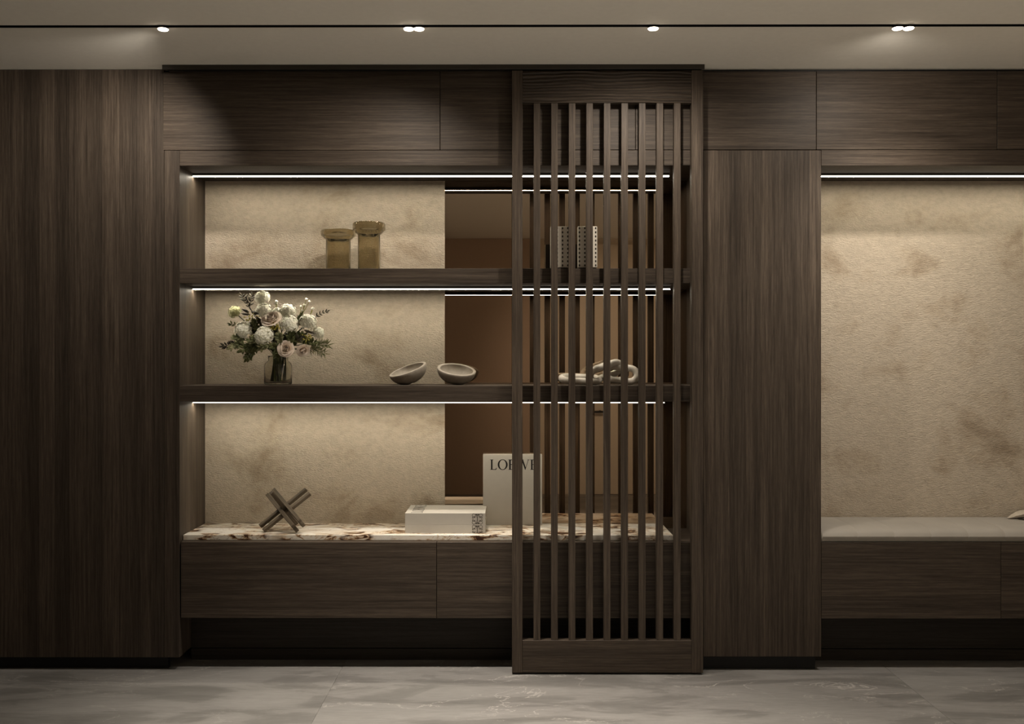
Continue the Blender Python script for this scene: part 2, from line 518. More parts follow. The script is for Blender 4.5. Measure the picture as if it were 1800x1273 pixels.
# added ceiling lamps, out of view, to brighten floor, ceiling and mirrored wall
for x, lab, aim, pw, cone in ((0.25, 'unseen ceiling fill lamp added over the floor before the mirror', (0.25, -2.2, 0), P_FILL, 76), (1.35, 'unseen ceiling fill lamp added over the floor before the bench', (1.35, -2.2, 0), P_FILL, 76),
                              (0.8, 'unseen ceiling fill lamp added and aimed at the beige door', (1.15, -5.0, 1.2), 170.0, 62)):
    t = empty('fill_lamp', (x, -2.2, CEIL - .012), lab, 'fill_lamp', 'added fill lamps over the middle of the room')
    bm = bmesh.new()
    bm_lathe(bm, [(0, .0115), (.05, .0115), (.05, .0), (.04, .0), (.038, .006), (0, .006)], 32, x, -2.2, CEIL - .012)
    link_mesh('trim_ring', bm, M['black'], t)
    ld = bpy.data.lights.new('fill_light', 'SPOT')
    ld.energy = pw; ld.color = WARM
    ld.spot_size = math.radians(cone); ld.spot_blend = 1.0
    ld.shadow_soft_size = 0.04
    lo = bpy.data.objects.new('fill_light', ld)
    COL.objects.link(lo); lo.parent = t
    lo.location = (0, 0, -0.01)
    lo.rotation_euler = (Vector(aim) - Vector((x, -2.2, CEIL - .022))).to_track_quat('-Z', 'Y').to_euler()

# ------------------------------------------------------------------ tall panel at the start of the wall
Z_UP, Z_OV0, Z_OV1 = 2.2205, 2.2885, 2.633
tp = empty('tall_wall_panel', (-2.2, 0, 0), 'full-height dark oak panel with vertical grain beside the shelves', 'panel')
box('panel', -2.9, -1.5225, 0.0, 0.02, 0.0565, CEIL - .001, M['wood_v'], tp)
box('carcass', -2.9, -1.5285, 0.021, 0.395, 0.0565, CEIL - .001, M['wood_v'], tp, 0)
box('plinth', -2.9, -1.512, 0.03, 0.05, 0.0005, 0.056, M['black'], tp, 0)

# ------------------------------------------------------------------ overhead cabinets
def overhead(x0, x1, label):
    t = empty('overhead_cabinet', ((x0 + x1) / 2, 0.2, Z_OV0), label, 'cabinet', 'overhead cabinets along the wall')
    box('body', x0 + .001, x1 - .001, 0.0205, 0.395, Z_OV0 + .0005, CEIL - .001, M['black'], t, 0)
    box('door', x0 + .0012, x1 - .0012, 0.0, 0.02, Z_OV0 + .001, Z_OV1, M['wood_h'], t, 0.001)
overhead(-1.527, PX(773.5), 'longest overhead oak cabinet, next to the tall plain panel')
overhead(PX(773.5), PX(1117), 'overhead oak cabinet partly covered by the slatted sliding door')
overhead(PX(1117), PX(1434.5), 'overhead oak cabinet between the slatted door and the bench niche')
overhead(PX(1434.5), PX(1751.5), 'overhead oak cabinet directly above the bench niche light')
overhead(PX(1751.5), PX(1751.5) + .79, 'overhead oak cabinet cut off by the picture edge')

# ------------------------------------------------------------------ display niche
NX0, NX1, YB_N = -1.4525, 0.842, 0.35
SH1 = (1.703, 1.768); SH2 = (1.183, 1.253)
Z_CAB = 0.5655
dn = empty('display_niche', (-0.3, 0.2, 0.0), 'dark oak display niche with two lit shelves, plaster back and bronze mirror', 'shelving')
box('side_panel', -1.5205, NX0, 0.0, 0.37, 0.0565, Z_OV0 - .001, M['wood_v'], dn)
box('side_panel', NX1, NX1 + .0075, 0.0, 0.37, 0.0565, Z_OV0 - .001, M['wood_v'], dn)
tr = box('top_rail', NX0 + .0005, NX1 - .0005, 0.0, 0.37, Z_UP, Z_OV0 - .001, M['wood_h'], dn)
led_strip(NX0 + .001, 0.729, Z_UP - .0002, tr)
for z0, z1, lx in ((SH1[0], SH1[1], 0.733), (SH2[0], SH2[1], 0.708)):
    sh = box('shelf', NX0 + .0005, NX1 - .0005, 0.0, YB_N - .0005, z0, z1, M['wood_h'], dn)
    led_strip(NX0 + .001, lx, z0 - .0002, sh)
XM = PX(782, YB_N)
tag(box('back_panel', NX0 + .0005, XM - .0005, YB_N, 0.37, Z_CAB + .001, Z_UP - .0005, M['plaster'], dn, 0), 'rough beige plaster panel')
tag(box('mirror_panel', XM + .0005, NX1 - .0005, YB_N, 0.37, Z_CAB + .001, Z_UP - .0005, M['mirror'], dn, 0), 'bronze mirror')

# lower drawer cabinet
lc = empty('drawer_cabinet', (-0.3, 0.2, 0.0), 'low oak drawer cabinet under the marble slab', 'cabinet')
box('body', NX0 + .001, NX1 - .001, 0.0205, 0.37, 0.2305, Z_CAB, M['wood_h'], lc, 0)
XD = PX(767.5)
for a, b in ((NX0 + .006, XD - .0012), (XD + .0012, NX1 - .003)):
    box('drawer_front', a, b, 0.0, 0.02, 0.2305, Z_CAB - .001, M['wood_h'], lc)
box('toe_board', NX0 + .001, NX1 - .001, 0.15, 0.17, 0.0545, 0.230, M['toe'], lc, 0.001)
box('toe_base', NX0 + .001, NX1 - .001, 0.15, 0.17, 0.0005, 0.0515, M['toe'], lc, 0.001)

# marble slab
Z_MT = 0.589
mb = box('marble_slab', NX0 + .002, 0.724, 0.04, YB_N - .001, Z_CAB + .0003, Z_MT, M['marble'], None, 0.0012)
tag(mb, 'cream marble slab with rust veins on the drawer cabinet', 'countertop')

# ------------------------------------------------------------------ sliding slatted door and its header
hd = empty('door_track', (-0.4, -0.03, 2.62), 'dark bronze sliding door track projecting under the ceiling', 'door track')
HX0, HX1 = PX(284, -.064), PX(1238.5, -.064)
box('fascia', HX0, HX1, -0.064, -0.056, 2.6245, CEIL - .0005, M['rail_bronze'], hd)
box('track_body', HX0 + .012, HX1 - .006, -0.0555, -0.001, 2.632, CEIL - .0005, M['rail_bronze'], hd, 0)
box('guide', HX0 + .02, HX1 - .01, -0.048, -0.038, 2.6255, 2.6318, M['black'], hd, 0)

sd = empty('sliding_door', (PX(1068, -.055), -.04, 0), 'tall slatted oak sliding door in front of the mirror', 'sliding door')
DY0, DY1 = -0.055, -0.018
zt, zb = 2.6225, PZ(1183, DY0)
dx = [PX(p, DY0) for p in (900, 918.5, 1215.5, 1236)]
box('stile', dx[0], dx[1], DY0, DY1, zb, zt, M['wood_slat'], sd, 0.0015)
box('stile', dx[2], dx[3], DY0, DY1, zb, zt, M['wood_slat'], sd, 0.0015)
zr0, zr1 = PZ(181, DY0), PZ(1126, DY0)
zm = PZ(144, DY0)
box('rail', dx[1] + .0003, dx[2] - .0003, DY0 + .001, DY1 - .001, zr0, zt - .001, M['wood_rail'], sd, 0.001)
box('rail', dx[1] + .0003, dx[2] - .0003, DY0 + .001, DY1 - .001, zb + .001, zr1, M['wood_h'], sd, 0.001)
for k in range(9):
    xc = PX(943.9 + 30.86 * k, DY0)
    box('slat', xc - .0144, xc + .0144, DY0 + .003, DY1 - .004, zr1 + .0002, zr0 - .0002, M['wood_slat'], sd, 0.001)

# ------------------------------------------------------------------ tall cabinet and bench niche
CX0, CX1 = 0.8505, PX(1443)
tc = empty('tall_cabinet', (1.1, 0.2, 0), 'tall narrow oak cabinet between sliding door and bench niche', 'cabinet')
box('body', CX0, CX1 - .0005, 0.0205, 0.395, 0.063, Z_OV0 - .002, M['wood_v'], tc, 0)
box('door', CX0, CX1 - .0005, 0.0, 0.02, 0.063, Z_OV0 - .002, M['wood_v'], tc)
box('plinth', CX0, PX(1432, .03), 0.03, 0.20, 0.0005, 0.0625, M['black'], tc, 0)

BX1 = 2.95
bn = empty('bench_niche', (2.1, 0.2, Z_CAB), 'lit bench niche with mottled beige plaster back', 'niche')
tr = box('top_rail', CX1 + .0005, BX1, 0.0, 0.37, Z_UP - .002, Z_OV0 - .001, M['wood_h'], bn)
led_strip(CX1 + .001, BX1 - .03, Z_UP - .0022, tr)
tag(box('back_panel', CX1 + .0005, BX1, YB_N, 0.37, Z_CAB + .001, Z_UP - .0025, M['plaster'], bn, 0), 'mottled beige plaster panel')
box('side_panel', BX1 + .0005, BX1 + .04, 0.0, 0.37, 0.0565, Z_OV0 - .001, M['wood_v'], bn)

bc = empty('bench', (2.1, 0.2, 0.0), 'low oak bench cabinet under the upholstered seat', 'bench')
box('body', CX1 + .0005, BX1, 0.0205, 0.37, 0.2305, Z_CAB, M['wood_h'], bc, 0)
XS = PX(1758)
for a, b in ((CX1 + .001, XS - .0008), (XS + .0008, BX1 - .001)):
    box('drawer_front', a, b, 0.0, 0.02, 0.2305, Z_CAB - .001, M['wood_h'], bc)
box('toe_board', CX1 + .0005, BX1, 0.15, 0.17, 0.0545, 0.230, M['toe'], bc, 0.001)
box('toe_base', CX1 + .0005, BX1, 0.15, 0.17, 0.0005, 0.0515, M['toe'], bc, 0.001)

# seat cushion with stitched channels
def seat_cushion():
    bm = bmesh.new()
    zb_, zt_ = Z_CAB + .0005, 0.6255
    h = zt_ - zb_
    prof = [(0.345, zb_), (0.345, zb_ + h * .7), (0.338, zt_ - .004), (0.32, zt_ - .001), (0.2, zt_), (0.09, zt_ - .001), (0.05, zt_ - .004),
            (0.022, zt_ - .012), (0.008, zt_ - .024), (0.003, zb_ + h * .42), (0.002, zb_ + h * .40), (0.0025, zb_ + h * .37), (0.003, zb_ + .006), (0.008, zb_)]
    x0, x1 = CX1 + .003, BX1 - .003
    seams = []
    xs = [x0, x0 + .006]
    s = 1.3675 + 0.162
    while s < x1 - .02:
        xs += [s - .03, s - .0035, s, s + .0035, s + .03]; seams.append(s); s += 0.162
    xs += [x1 - .006, x1]
    rows = []
    for x in xs:
        at_seam = any(abs(x - q) < 1e-6 for q in seams)
        end = x in (x0, x1)
        near = any(abs(abs(x - q) - .006) < 1e-6 for q in seams)
        row = []
        for y, z in prof:
            dz = 0
            if z > zb_ + h * .3:
                dz = -.0016 if at_seam else 0
                if end: dz = -.008
            yy = y + (.001 if at_seam and y < .05 else 0)
            row.append(bm.verts.new((x, yy, z + dz)))
        rows.append(row)
    n = len(prof)
    for a, b in zip(rows, rows[1:]):
        for k in range(n):
            bm.faces.new((a[k], b[k], b[(k + 1) % n], a[(k + 1) % n]))
    bm.faces.new(rows[0]); bm.faces.new(rows[-1])
    bmesh.ops.recalc_face_normals(bm, faces=bm.faces)
    return link_mesh('seat_cushion', bm, M['cushion'], None, smooth=True)
tag(seat_cushion(), 'long greige upholstered seat cushion on the bench', 'cushion')

# folded throw at the picture edge
def throw():
    t = empty('folded_throw', (2.55, 0.25, 0.626), 'oatmeal folded wool throw on the bench seat, fold shade as a dark layer', 'throw')
    for k, (x0, z0, yb0, yb1, mat) in enumerate(((2.325, .6275, .19, .315, 'throw'), (2.36, .6272, .15, .30, 'throw_shade'), (2.378, .6275, .14, .27, 'throw'))):
        bm = bmesh.new()
        nx, ny = 14, 8
        top, bot = [], []
        for i in range(nx + 1):
            u = i / nx
            x = x0 + (2.72 - x0) * u
            wdt = min(1, .12 + u * 3.2)
            rt, rb = [], []
            for j in range(ny + 1):
                v = j / ny
                yc = .25 + (.02 if k == 0 else 0)
                y = yc + ((yb0 - .25) * (1 - v) + (yb1 - .25) * v) * wdt
                lift = (.003 * math.sin(u * 9 + k * 2 + v * 3) + .006 * u) * min(1, u * 6)
                lift = max(lift, 0) + (.022, .0, .010)[k] * min(1, u * 5.5) ** .8
                th = .002 + .006 * min(1, u * 5)
                rt.append(bm.verts.new((x, y, z0 + lift + th))); rb.append(bm.verts.new((x, y, z0 + lift)))
            top.append(rt); bot.append(rb)
        for i in range(nx):
            for j in range(ny):
                bm.faces.new((top[i][j], top[i + 1][j], top[i + 1][j + 1], top[i][j + 1]))
                bm.faces.new((bot[i][j], bot[i][j + 1], bot[i + 1][j + 1], bot[i + 1][j]))
            for j in (0, ny):
                bm.faces.new((top[i][j], bot[i][j], bot[i + 1][j], top[i + 1][j]))
        for i in (0, nx):
            for j in range(ny):
                bm.faces.new((top[i][j], top[i][j + 1], bot[i][j + 1], bot[i][j]))
        bmesh.ops.recalc_face_normals(bm, faces=bm.faces)
        link_mesh('fold', bm, M[mat], t, smooth=True)
throw()

# ------------------------------------------------------------------ glass vases on the top shelf
def flange_vase(px, py_top, rb, rf, ft, label):
    y = 0.18
    x = PX(px, y)
    h = PZ(py_top, y) - SH1[1]
    prof = [(0, 0.0), (rb - .003, 0.0), (rb, .003), (rb, h - ft - .004), (rb + .002, h - ft), (rb + .008, h - ft + .004), (rf - .008, h - ft * .72), (rf - .002, h - ft * .66),
            (rf, h - ft * .58), (rf, h - .007), (rf - .002, h - .003), (rf - .006, h), (rf - .012, h), (rf - .014, h - .004), (rf - .012, h - ft * .45), (rb + .006, h - ft * .72), (rb - .004, h - ft * .92), (rb - .0055, h - ft - .006),
            (rb - .0055, .016), (rb - .010, .012), (0, .012)]
    bm = bmesh.new()
    bm_lathe(bm, prof, 64, x, y, SH1[1] + .0003)
    o = link_mesh('glass_vase', bm, M['smoke_glass'], None, smooth=True)
    return tag(o, label, 'vase', 'smoked glass vases on the top shelf')
flange_vase(594.5, 405, .056, .079, .042, 'shorter smoked glass vase with wide flat rim')
flange_vase(648.5, 392, .0505, .0745, .053, 'taller smoked glass vase with thick flat rim')

# ------------------------------------------------------------------ perforated boxes behind the slats
def perforated(pxa, pxb, label):
    y0 = 0.02
    x0, x1 = PX(pxa, y0), PX(pxb, y0)
    z0, z1 = SH1[1] + .0055, PZ(398, y0)
    t = empty('perforated_box', ((x0 + x1) / 2, y0 + .05, SH1[1]), label, 'decorative box', 'ivory perforated boxes behind the door slats')
    box('foot', x0 + .004, x1 - .004, y0 + .004, y0 + .034, SH1[1] + .0003, z0, M['black'], t, 0)
    box('body', x0, x1, y0, y0 + .03, z0 + .0001, z1, M['box_white'], t, 0.002)
    box('back_board', x0 + .001, x1 - .001, y0 + .0302, y0 + .038, z0 + .0001, z1 - .001, M['black'], t, 0.001)
    bm = bmesh.new()
    for c in range(4):
        for r in range(10):
            cx = x0 + (x1 - x0) * (c + .5 + (c - 1.5) * .10) / 4
            cz = z0 + (z1 - z0) * (r + .55) / 10
            for w, hh, yy in ((.0034, .0055, y0 - .0004),):
                vs = [bm.verts.new((cx + w * math.cos(k / 10 * math.tau), yy, cz + hh * math.sin(k / 10 * math.tau))) for k in range(10)]
                ws = [bm.verts.new((v.co.x, y0 + .004, v.co.z)) for v in vs]
                bm.faces.new(vs); bm.faces.new(ws)
                for k in range(10): bm.faces.new((vs[k], vs[(k + 1) % 10], ws[(k + 1) % 10], ws[k]))
    bmesh.ops.recalc_face_normals(bm, faces=bm.faces)
    h = link_mesh('perforations', bm, M['ink_brown'], t)
    tag(h, 'rows of dark oval holes')
    h['kind'] = 'stuff'
perforated(967.5, 1001, 'ivory perforated box nearer the shelf middle, second slat gap')
perforated(1015.5, 1050, 'ivory perforated box farther along the shelf, beside the mirror')

# ------------------------------------------------------------------ stone bowls
def bowl(px, py, tilt_x, tilt_y, label, R=.0885, depth=.066):
    y = 0.165
    prof = []
    nn = 14
    for k in range(nn + 1):                     # outside, from the bottom pole up
        a = k / nn * math.pi / 2
        prof.append((R * math.sin(a) ** 0.92 if k else 0, depth * (1 - math.cos(a))))
    prof += [(R - .001, depth + .001), (R - .012, depth + .001), (R - .0135, depth - .001)]
    for k in range(nn, -1, -1):
        a = k / nn * math.pi / 2
        prof.append(((R - .0135) * math.sin(a) ** 0.92 if k else 0, .014 + (depth - .016) * (1 - math.cos(a))))
    bm = bmesh.new()
    bm_lathe(bm, prof, 56)
    rot = Euler((math.radians(tilt_x), math.radians(tilt_y), 0), 'XYZ').to_matrix()
    for v in bm.verts: v.co = rot @ v.co
    zmin = min(v.co.z for v in bm.verts)
    xs = [v.co.x for v in bm.verts]
    off = Vector((PX(px, y) - (min(xs) + max(xs)) / 2, y, SH2[1] - zmin + .0004))
    for v in bm.verts: v.co += off
    o = link_mesh('stone_bowl', bm, M['stone'], None, smooth=True)
    return tag(o, label, 'bowl', 'travertine bowls on the middle shelf')
bowl(717.5, 655, 13, -19, 'pale travertine bowl tipped towards the flowers')
bowl(803, 655, 17, 8, 'pale travertine bowl tipped towards the slatted door')

# ------------------------------------------------------------------ chain link sculpture
def chain():
    t = empty('chain_sculpture', (PX(1052, .16), .16, SH2[1]), 'pale stone sculpture of three chain links behind the slats', 'sculpture')
    def link(c, half, wid, r, rot, px=None):
        bm = bmesh.new()
        pts = []
        n = 16
        for s, a0 in ((1, -90), (-1, 90)):
            for k in range(n + 1):
                a = math.radians(a0 + 180 * k / n)
                pts.append(Vector((s * half + wid * math.cos(a), wid * math.sin(a), 0)))
        R = Euler(tuple(math.radians(q) for q in rot), 'XYZ').to_matrix()
        pts = [R @ p for p in pts]
        m = len(pts)
        rings = []
        nrm = R @ Vector((0, 0, 1))
        for i in range(m):
            tg = (pts[(i + 1) % m] - pts[i - 1]).normalized()
            b = tg.cross(nrm).normalized()
            rings.append([bm.verts.new(pts[i] + (nrm * math.cos(k / 14 * math.tau) + b * math.sin(k / 14 * math.tau)) * r) for k in range(14)])
        for i in range(m):
            a, b2 = rings[i], rings[(i + 1) % m]
            for k in range(14):
                bm.faces.new((a[k], a[(k + 1) % 14], b2[(k + 1) % 14], b2[k]))
        bmesh.ops.recalc_face_normals(bm, faces=bm.faces)
        zmin = min(v.co.z for v in bm.verts)
        c = Vector(c)
        if c.z == 0: c.z = SH2[1] - zmin + .0004
        for v in bm.verts: v.co += c
        link_mesh('chain_link', bm, M['links'], t, smooth=True)
    r = .0155
    link((PX(1020, .15), .15, 0), .050, .036, r, (14, 2, 6))
    link((PX(1064, .16), .165, SH2[1] + .062), .042, .034, r, (-52, -18, 14))
    link((PX(1092, .16), .15, 0), .036, .034, r, (62, 6, -8))
chain()

# ------------------------------------------------------------------ crossed rod sculpture
def rods():
    t = empty('rod_sculpture', (PX(501, .14), .14, Z_MT), 'dark walnut sculpture of crossed square rods on the marble', 'sculpture')
    c = Vector((-.27, -.71, .65)).normalized()
    b = Vector((.745, .27, .61)); b = (b - c * b.dot(c)).normalized()
    a = b.cross(c).normalized()
    w = .0178
    lst = []
    for s_ in (-1, 1):
        for d_ in (-1, 1):
            lst.append((a, b, c, b * s_ * w + c * d_ * w, .262))
        lst.append((b, c, a, a * s_ * w, .262))
    lst.append((c, a, b, c * .012, .262))
    meshes = []
    for (ax, u, v, off, L) in lst:
        bm = bmesh.new()
        bm_box(bm, -L / 2, L / 2, -w / 2 + .0002, w / 2 - .0002, -w / 2 + .0002, w / 2 - .0002, .0022)
        R = Matrix((ax, u, v)).transposed()
        meshes.append((bm, R, off))
    zmin = min((R @ vv.co + off).z for bm, R, off in meshes for vv in bm.verts)
    ctr = Vector((PX(501.5, .15), .145, Z_MT - zmin + .0005))
    for bm, R, off in meshes:
        me = bpy.data.meshes.new('rod')
        bm.to_mesh(me); bm.free()
        me.materials.append(M['wood_object'])
        o = bpy.data.objects.new('rod', me)
        COL.objects.link(o)
        o.parent = t
        o.matrix_local = Matrix.Translation(ctr + off - WLOC[t]) @ R.to_4x4()
rods()

# ------------------------------------------------------------------ books with print
def letters(word):
    """serif capitals as flat polygons, cap height 1; returns polygons and the width"""
    polys, x = [], 0.0
    def rect(a, b, c, d): polys.append([(x + a, c), (x + b, c), (x + b, d), (x + a, d)])
    def poly(p): polys.append([(x + a, b) for a, b in p])
    for ch in word:
        if ch == 'L':
            rect(.08, .235, 0, 1); rect(0, .32, .955, 1); rect(0, .10, 0, .035)
            poly([(.08, 0), (.60, 0), (.64, .20), (.60, .20), (.52, .06), (.08, .06)]); x += .72
        elif ch == 'O':
            n = 28
            for k in range(n):
                a0, a1 = k / n * math.tau, (k + 1) / n * math.tau
                q = lambda a, rx, ry: (.50 + rx * math.cos(a), .5 + ry * math.sin(a))
                poly([q(a0, .48, .52), q(a1, .48, .52), q(a1, .315, .46), q(a0, .315, .46)])
            x += 1.05
        elif ch == 'E':
            rect(.08, .235, 0, 1); rect(0, .10, .955, 1); rect(0, .10, 0, .035)
            poly([(.08, .94), (.50, .94), (.53, .82), (.56, .82), (.56, 1), (.08, 1)])
            poly([(.18, .49), (.42, .49), (.44, .41), (.47, .41), (.47, .65), (.44, .65), (.42, .55), (.18, .55)])
            poly([(.08, 0), (.58, 0), (.62, .20), (.58, .20), (.51, .06), (.08, .06)]); x += .72
        elif ch == 'W':
            poly([(.05, 1), (.215, 1), (.49, .18), (.40, 0)])
            poly([(.40, 0), (.44, 0), (.72, .92), (.68, 1)])
            poly([(.54, 1), (.705, 1), (.99, .18), (.90, 0)])
            poly([(.90, 0), (.94, 0), (1.25, 1), (1.20, 1)])
            rect(0, .27, .965, 1); rect(.50, .76, .965, 1); rect(1.12, 1.34, .965, 1); x += 1.40
    return polys, x

def print_polys(name, polys, o, u, v, n, mat, parent, th=.0004):
    bm = bmesh.new()
    o, u, v, n = Vector(o), Vector(u), Vector(v), Vector(n)
    for p in polys:
        top = [bm.verts.new(o + u * a + v * b + n * th) for a, b in p]
        bot = [bm.verts.new(o + u * a + v * b + n * 0.00003) for a, b in p]
        bm.faces.new(top); bm.faces.new(bot)
        for k in range(len(p)):
            bm.faces.new((top[k], top[(k + 1) % len(p)], bot[(k + 1) % len(p)], bot[k]))
    bmesh.ops.recalc_face_normals(bm, faces=bm.faces)
    return link_mesh(name, bm, mat, parent)

def emblem_polys(cut=-1.0):
    """fourfold scroll mark, side about 1, built of thin ribbons; parts below cut are left off"""
    q = []
    def ribbon(pts, w):
        out = []
        for i in range(len(pts) - 1):
            (x0, y0), (x1, y1) = pts[i], pts[i + 1]
            dx_, dy_ = x1 - x0, y1 - y0
            l = math.hypot(dx_, dy_) or 1
            nx_, ny_ = -dy_ / l * w / 2, dx_ / l * w / 2
            out.append([(x0 + nx_, y0 + ny_), (x0 - nx_, y0 - ny_), (x1 - nx_, y1 - ny_), (x1 + nx_, y1 + ny_)])
        return out
    base = []
    c = [(.33 + .15 * math.cos(a), .34 + .15 * math.sin(a)) for a in [math.radians(-150 + 300 * k / 16) for k in range(17)]]
    base += ribbon(c, .035)
    base += ribbon([c[-1], (.20, .40), (.13, .44), (.07, .47)], .05)
    base += ribbon([(.14, .47), (.12, .38), (.16, .28), (.26, .17), (.36, .08), (.45, .06), (.47, .12), (.42, .19), (.30, .20), (.20, .14), (.17, .07)], .04)
    base += ribbon([(.03, .48), (.03, .36), (.05, .24), (.03, .12), (.03, .0)], .035)
    base += ribbon([(.03, .30), (.09, .38), (.10, .46)], .045)
    base += ribbon([(.03, .16), (.08, .20), (.03, .26)], .03)
    for sx in (1, -1):
        for sy in (1, -1):
            for p in base:
                pp = [(a * sx, b * sy) for a, b in p]
                if min(b for a, b in pp) > cut: q.append(pp)
    return q

def lying_book(label, z0, z1, cut, title):
    x0, x1, y0, y1 = PX(712, .085), PX(853, .085), .085, .333
    t = empty('book', ((x0 + x1) / 2, .2, z0), label, 'book', 'white hardback books on the marble slab')
    th = .003
    box('cover', x0, x1, y0 + th, y1, z0, z0 + th, M['cover'], t, .0005)
    box('cover', x0, x1, y0 + th, y1, z1 - th, z1, M['cover'], t, .0005)
    sp = box('spine', x0, x1, y0, y0 + th - .0001, z0, z1, M['cover'], t, .0006)
    box('page_block', x0 + .004, x1 - .004, y0 + th + .001, y1 - .004, z0 + th + .0001, z1 - th - .0001, M['pages'], t, 0)
    s = .0480
    zc = (z0 + z1) / 2 if cut < -.6 else z0 + .0115
    ex = PX(839, .085)
    tag(print_polys('emblem', [[(a * s, b * s) for a, b in p] for p in emblem_polys(cut)], (ex, y0, zc), (1, 0, 0), (0, 0, 1), (0, -1, 0), M['ink_brown'], sp), 'fourfold scroll emblem')
    if title:
        polys, w = letters('LOEWE')
        hgt = .052
        k = .225 / w
        tag(print_polys('title', [[(a * k, b * hgt) for a, b in p] for p in polys], (PX(712, .085) + .077, y0 + .012, z1), (0, 1, 0), (-1, 0, 0), (0, 0, 1), M['ink_brown'], t), 'serif lettering LOEWE')
zA = Z_MT + .0004
lying_book('lower book of the lying white pair, resting on marble', zA, zA + .0372, -.26, False)
lying_book('upper book of the lying white pair, lettered top and emblem spine', zA + .0375, zA + .0895, -1, True)

def standing_book():
    y0, y1 = .298, .346
    x0, x1 = PX(849, y0), PX(953, y0)
    z0, z1 = Z_MT + .0004, PZ(799.5, y0)
    t = empty('book', ((x0 + x1) / 2, y0, z0), 'tall white book standing upright against the mirror', 'book', 'white hardback books on the marble slab')
    th = .003
    cv = box('cover', x0 + th, x1, y0, y0 + th, z0, z1, M['cover'], t, .0006)
    box('cover', x0 + th, x1, y1 - th, y1, z0, z1, M['cover'], t, .0006)
    box('spine', x0, x0 + th - .0001, y0, y1, z0, z1, M['cover'], t, .0006)
    box('page_block', x0 + th + .0001, x1 - .004, y0 + th + .0001, y1 - th - .0001, z0 + .004, z1 - .004, M['pages'], t, 0)
    polys, w = letters('LOEWE')
    tw = PX(945, y0) - PX(861.5, y0)
    zl0, zl1 = PZ(826, y0), PZ(808, y0)
    k = tw / w
    tag(print_polys('title', [[(a * k, b * (zl1 - zl0)) for a, b in p] for p in polys], (PX(861.5, y0), y0, zl0), (1, 0, 0), (0, 0, 1), (0, -1, 0), M['ink'], cv), 'black serif lettering LOEWE')
standing_book()

# ------------------------------------------------------------------ bouquet in a glass jar
JY = 0.17
JX, JZ = PX(488.5, JY), SH2[1]
bm = bmesh.new()
rj = .063
bm_lathe(bm, [(0, 0), (rj - .006, 0), (rj, .006), (rj, .086), (rj - .003, .097), (rj - .012, .106), (rj - .018, .111), (rj - .018, .126), (rj - .016, .130), (rj - .019, .132),
              (rj - .022, .130), (rj - .022, .109), (rj - .015, .102), (rj - .007, .095), (rj - .004, .085), (rj - .004, .012), (rj - .010, .008), (0, .008)], 56, JX, JY, JZ + .0003)
tag(link_mesh('glass_jar', bm, M['clear_glass'], None, smooth=True), 'clear glass jar holding the bouquet', 'vase')

NECK = Vector((JX, JY, JZ + .125))
stem_n = [0]
def stem_pts(head, entry=None):
    """from the jar's bottom through its neck to a flower head"""
    k = stem_n[0]; stem_n[0] += 1
    a = k * 2.399
    rr = .006 + .030 * ((k * 0.618) % 1)
    e = NECK + Vector((math.cos(a) * rr, math.sin(a) * rr, 0))
    a2 = a + 0.9
    foot = Vector((JX + math.cos(a2) * rr * 1.4, JY + math.sin(a2) * rr * 1.4, JZ + .014))
    head = Vector(head)
    out = e + (e - foot).normalized() * min(.05, (head - e).length * .4)
    p = []
    for i in range(7):
        u = i / 6
        p.append((1 - u) ** 2 * e + 2 * u * (1 - u) * out + u * u * head)
    return [foot, foot.lerp(e, .5)] + p

HYD = {}
def hydrangea_mesh(seed):
    if seed in HYD: return HYD[seed]
    rnd = random.Random(seed)
    bm = bmesh.new()
    n = 120
    for i in range(n):
        zz = 1 - 1.62 * (i + .5) / n
        a = i * 2.39996 + rnd.uniform(-.2, .2)
        s = math.sqrt(max(0, 1 - zz * zz))
        d = Vector((s * math.cos(a), s * math.sin(a), zz))
        r = rnd.uniform(.84, 1.06)
        c = d * r
        u = d.orthogonal().normalized(); v = d.cross(u)
        ph = rnd.uniform(0, 1.57)
        sz = rnd.uniform(.16, .25)
        tilt = Vector((rnd.uniform(-.3, .3), rnd.uniform(-.3, .3), rnd.uniform(-.3, .3)))
        dn_ = (d + tilt).normalized()
        c0 = bm.verts.new(c)
        for q in range(4):
            a1 = ph + q * math.pi / 2
            e = lambda ang, rad, up: c + (u * math.cos(ang) + v * math.sin(ang)) * rad + dn_ * up
            p1 = bm.verts.new(e(a1 - .62, sz * .75, sz * .22)); p2 = bm.verts.new(e(a1, sz * 1.05, sz * .12)); p3 = bm.verts.new(e(a1 + .62, sz * .75, sz * .22))
            bm.faces.new((c0, p1, p2)); bm.faces.new((c0, p2, p3))
    # the close-set heart of the flower head
    nf = len(bm.faces)
    bmesh.ops.create_icosphere(bm, subdivisions=2, radius=.78)
    for k, f in enumerate(bm.faces):
        if k >= nf: f.material_index = 1
    me = bpy.data.meshes.new('bloom')
    bm.to_mesh(me); bm.free()
    HYD[seed] = me
    return me

def attach(name, me, parent, world_mat):
    o = bpy.data.objects.new(name, me)
    COL.objects.link(o)
    o.parent = parent
    o.matrix_local = Matrix.Translation(-WLOC[parent]) @ world_mat
    return o

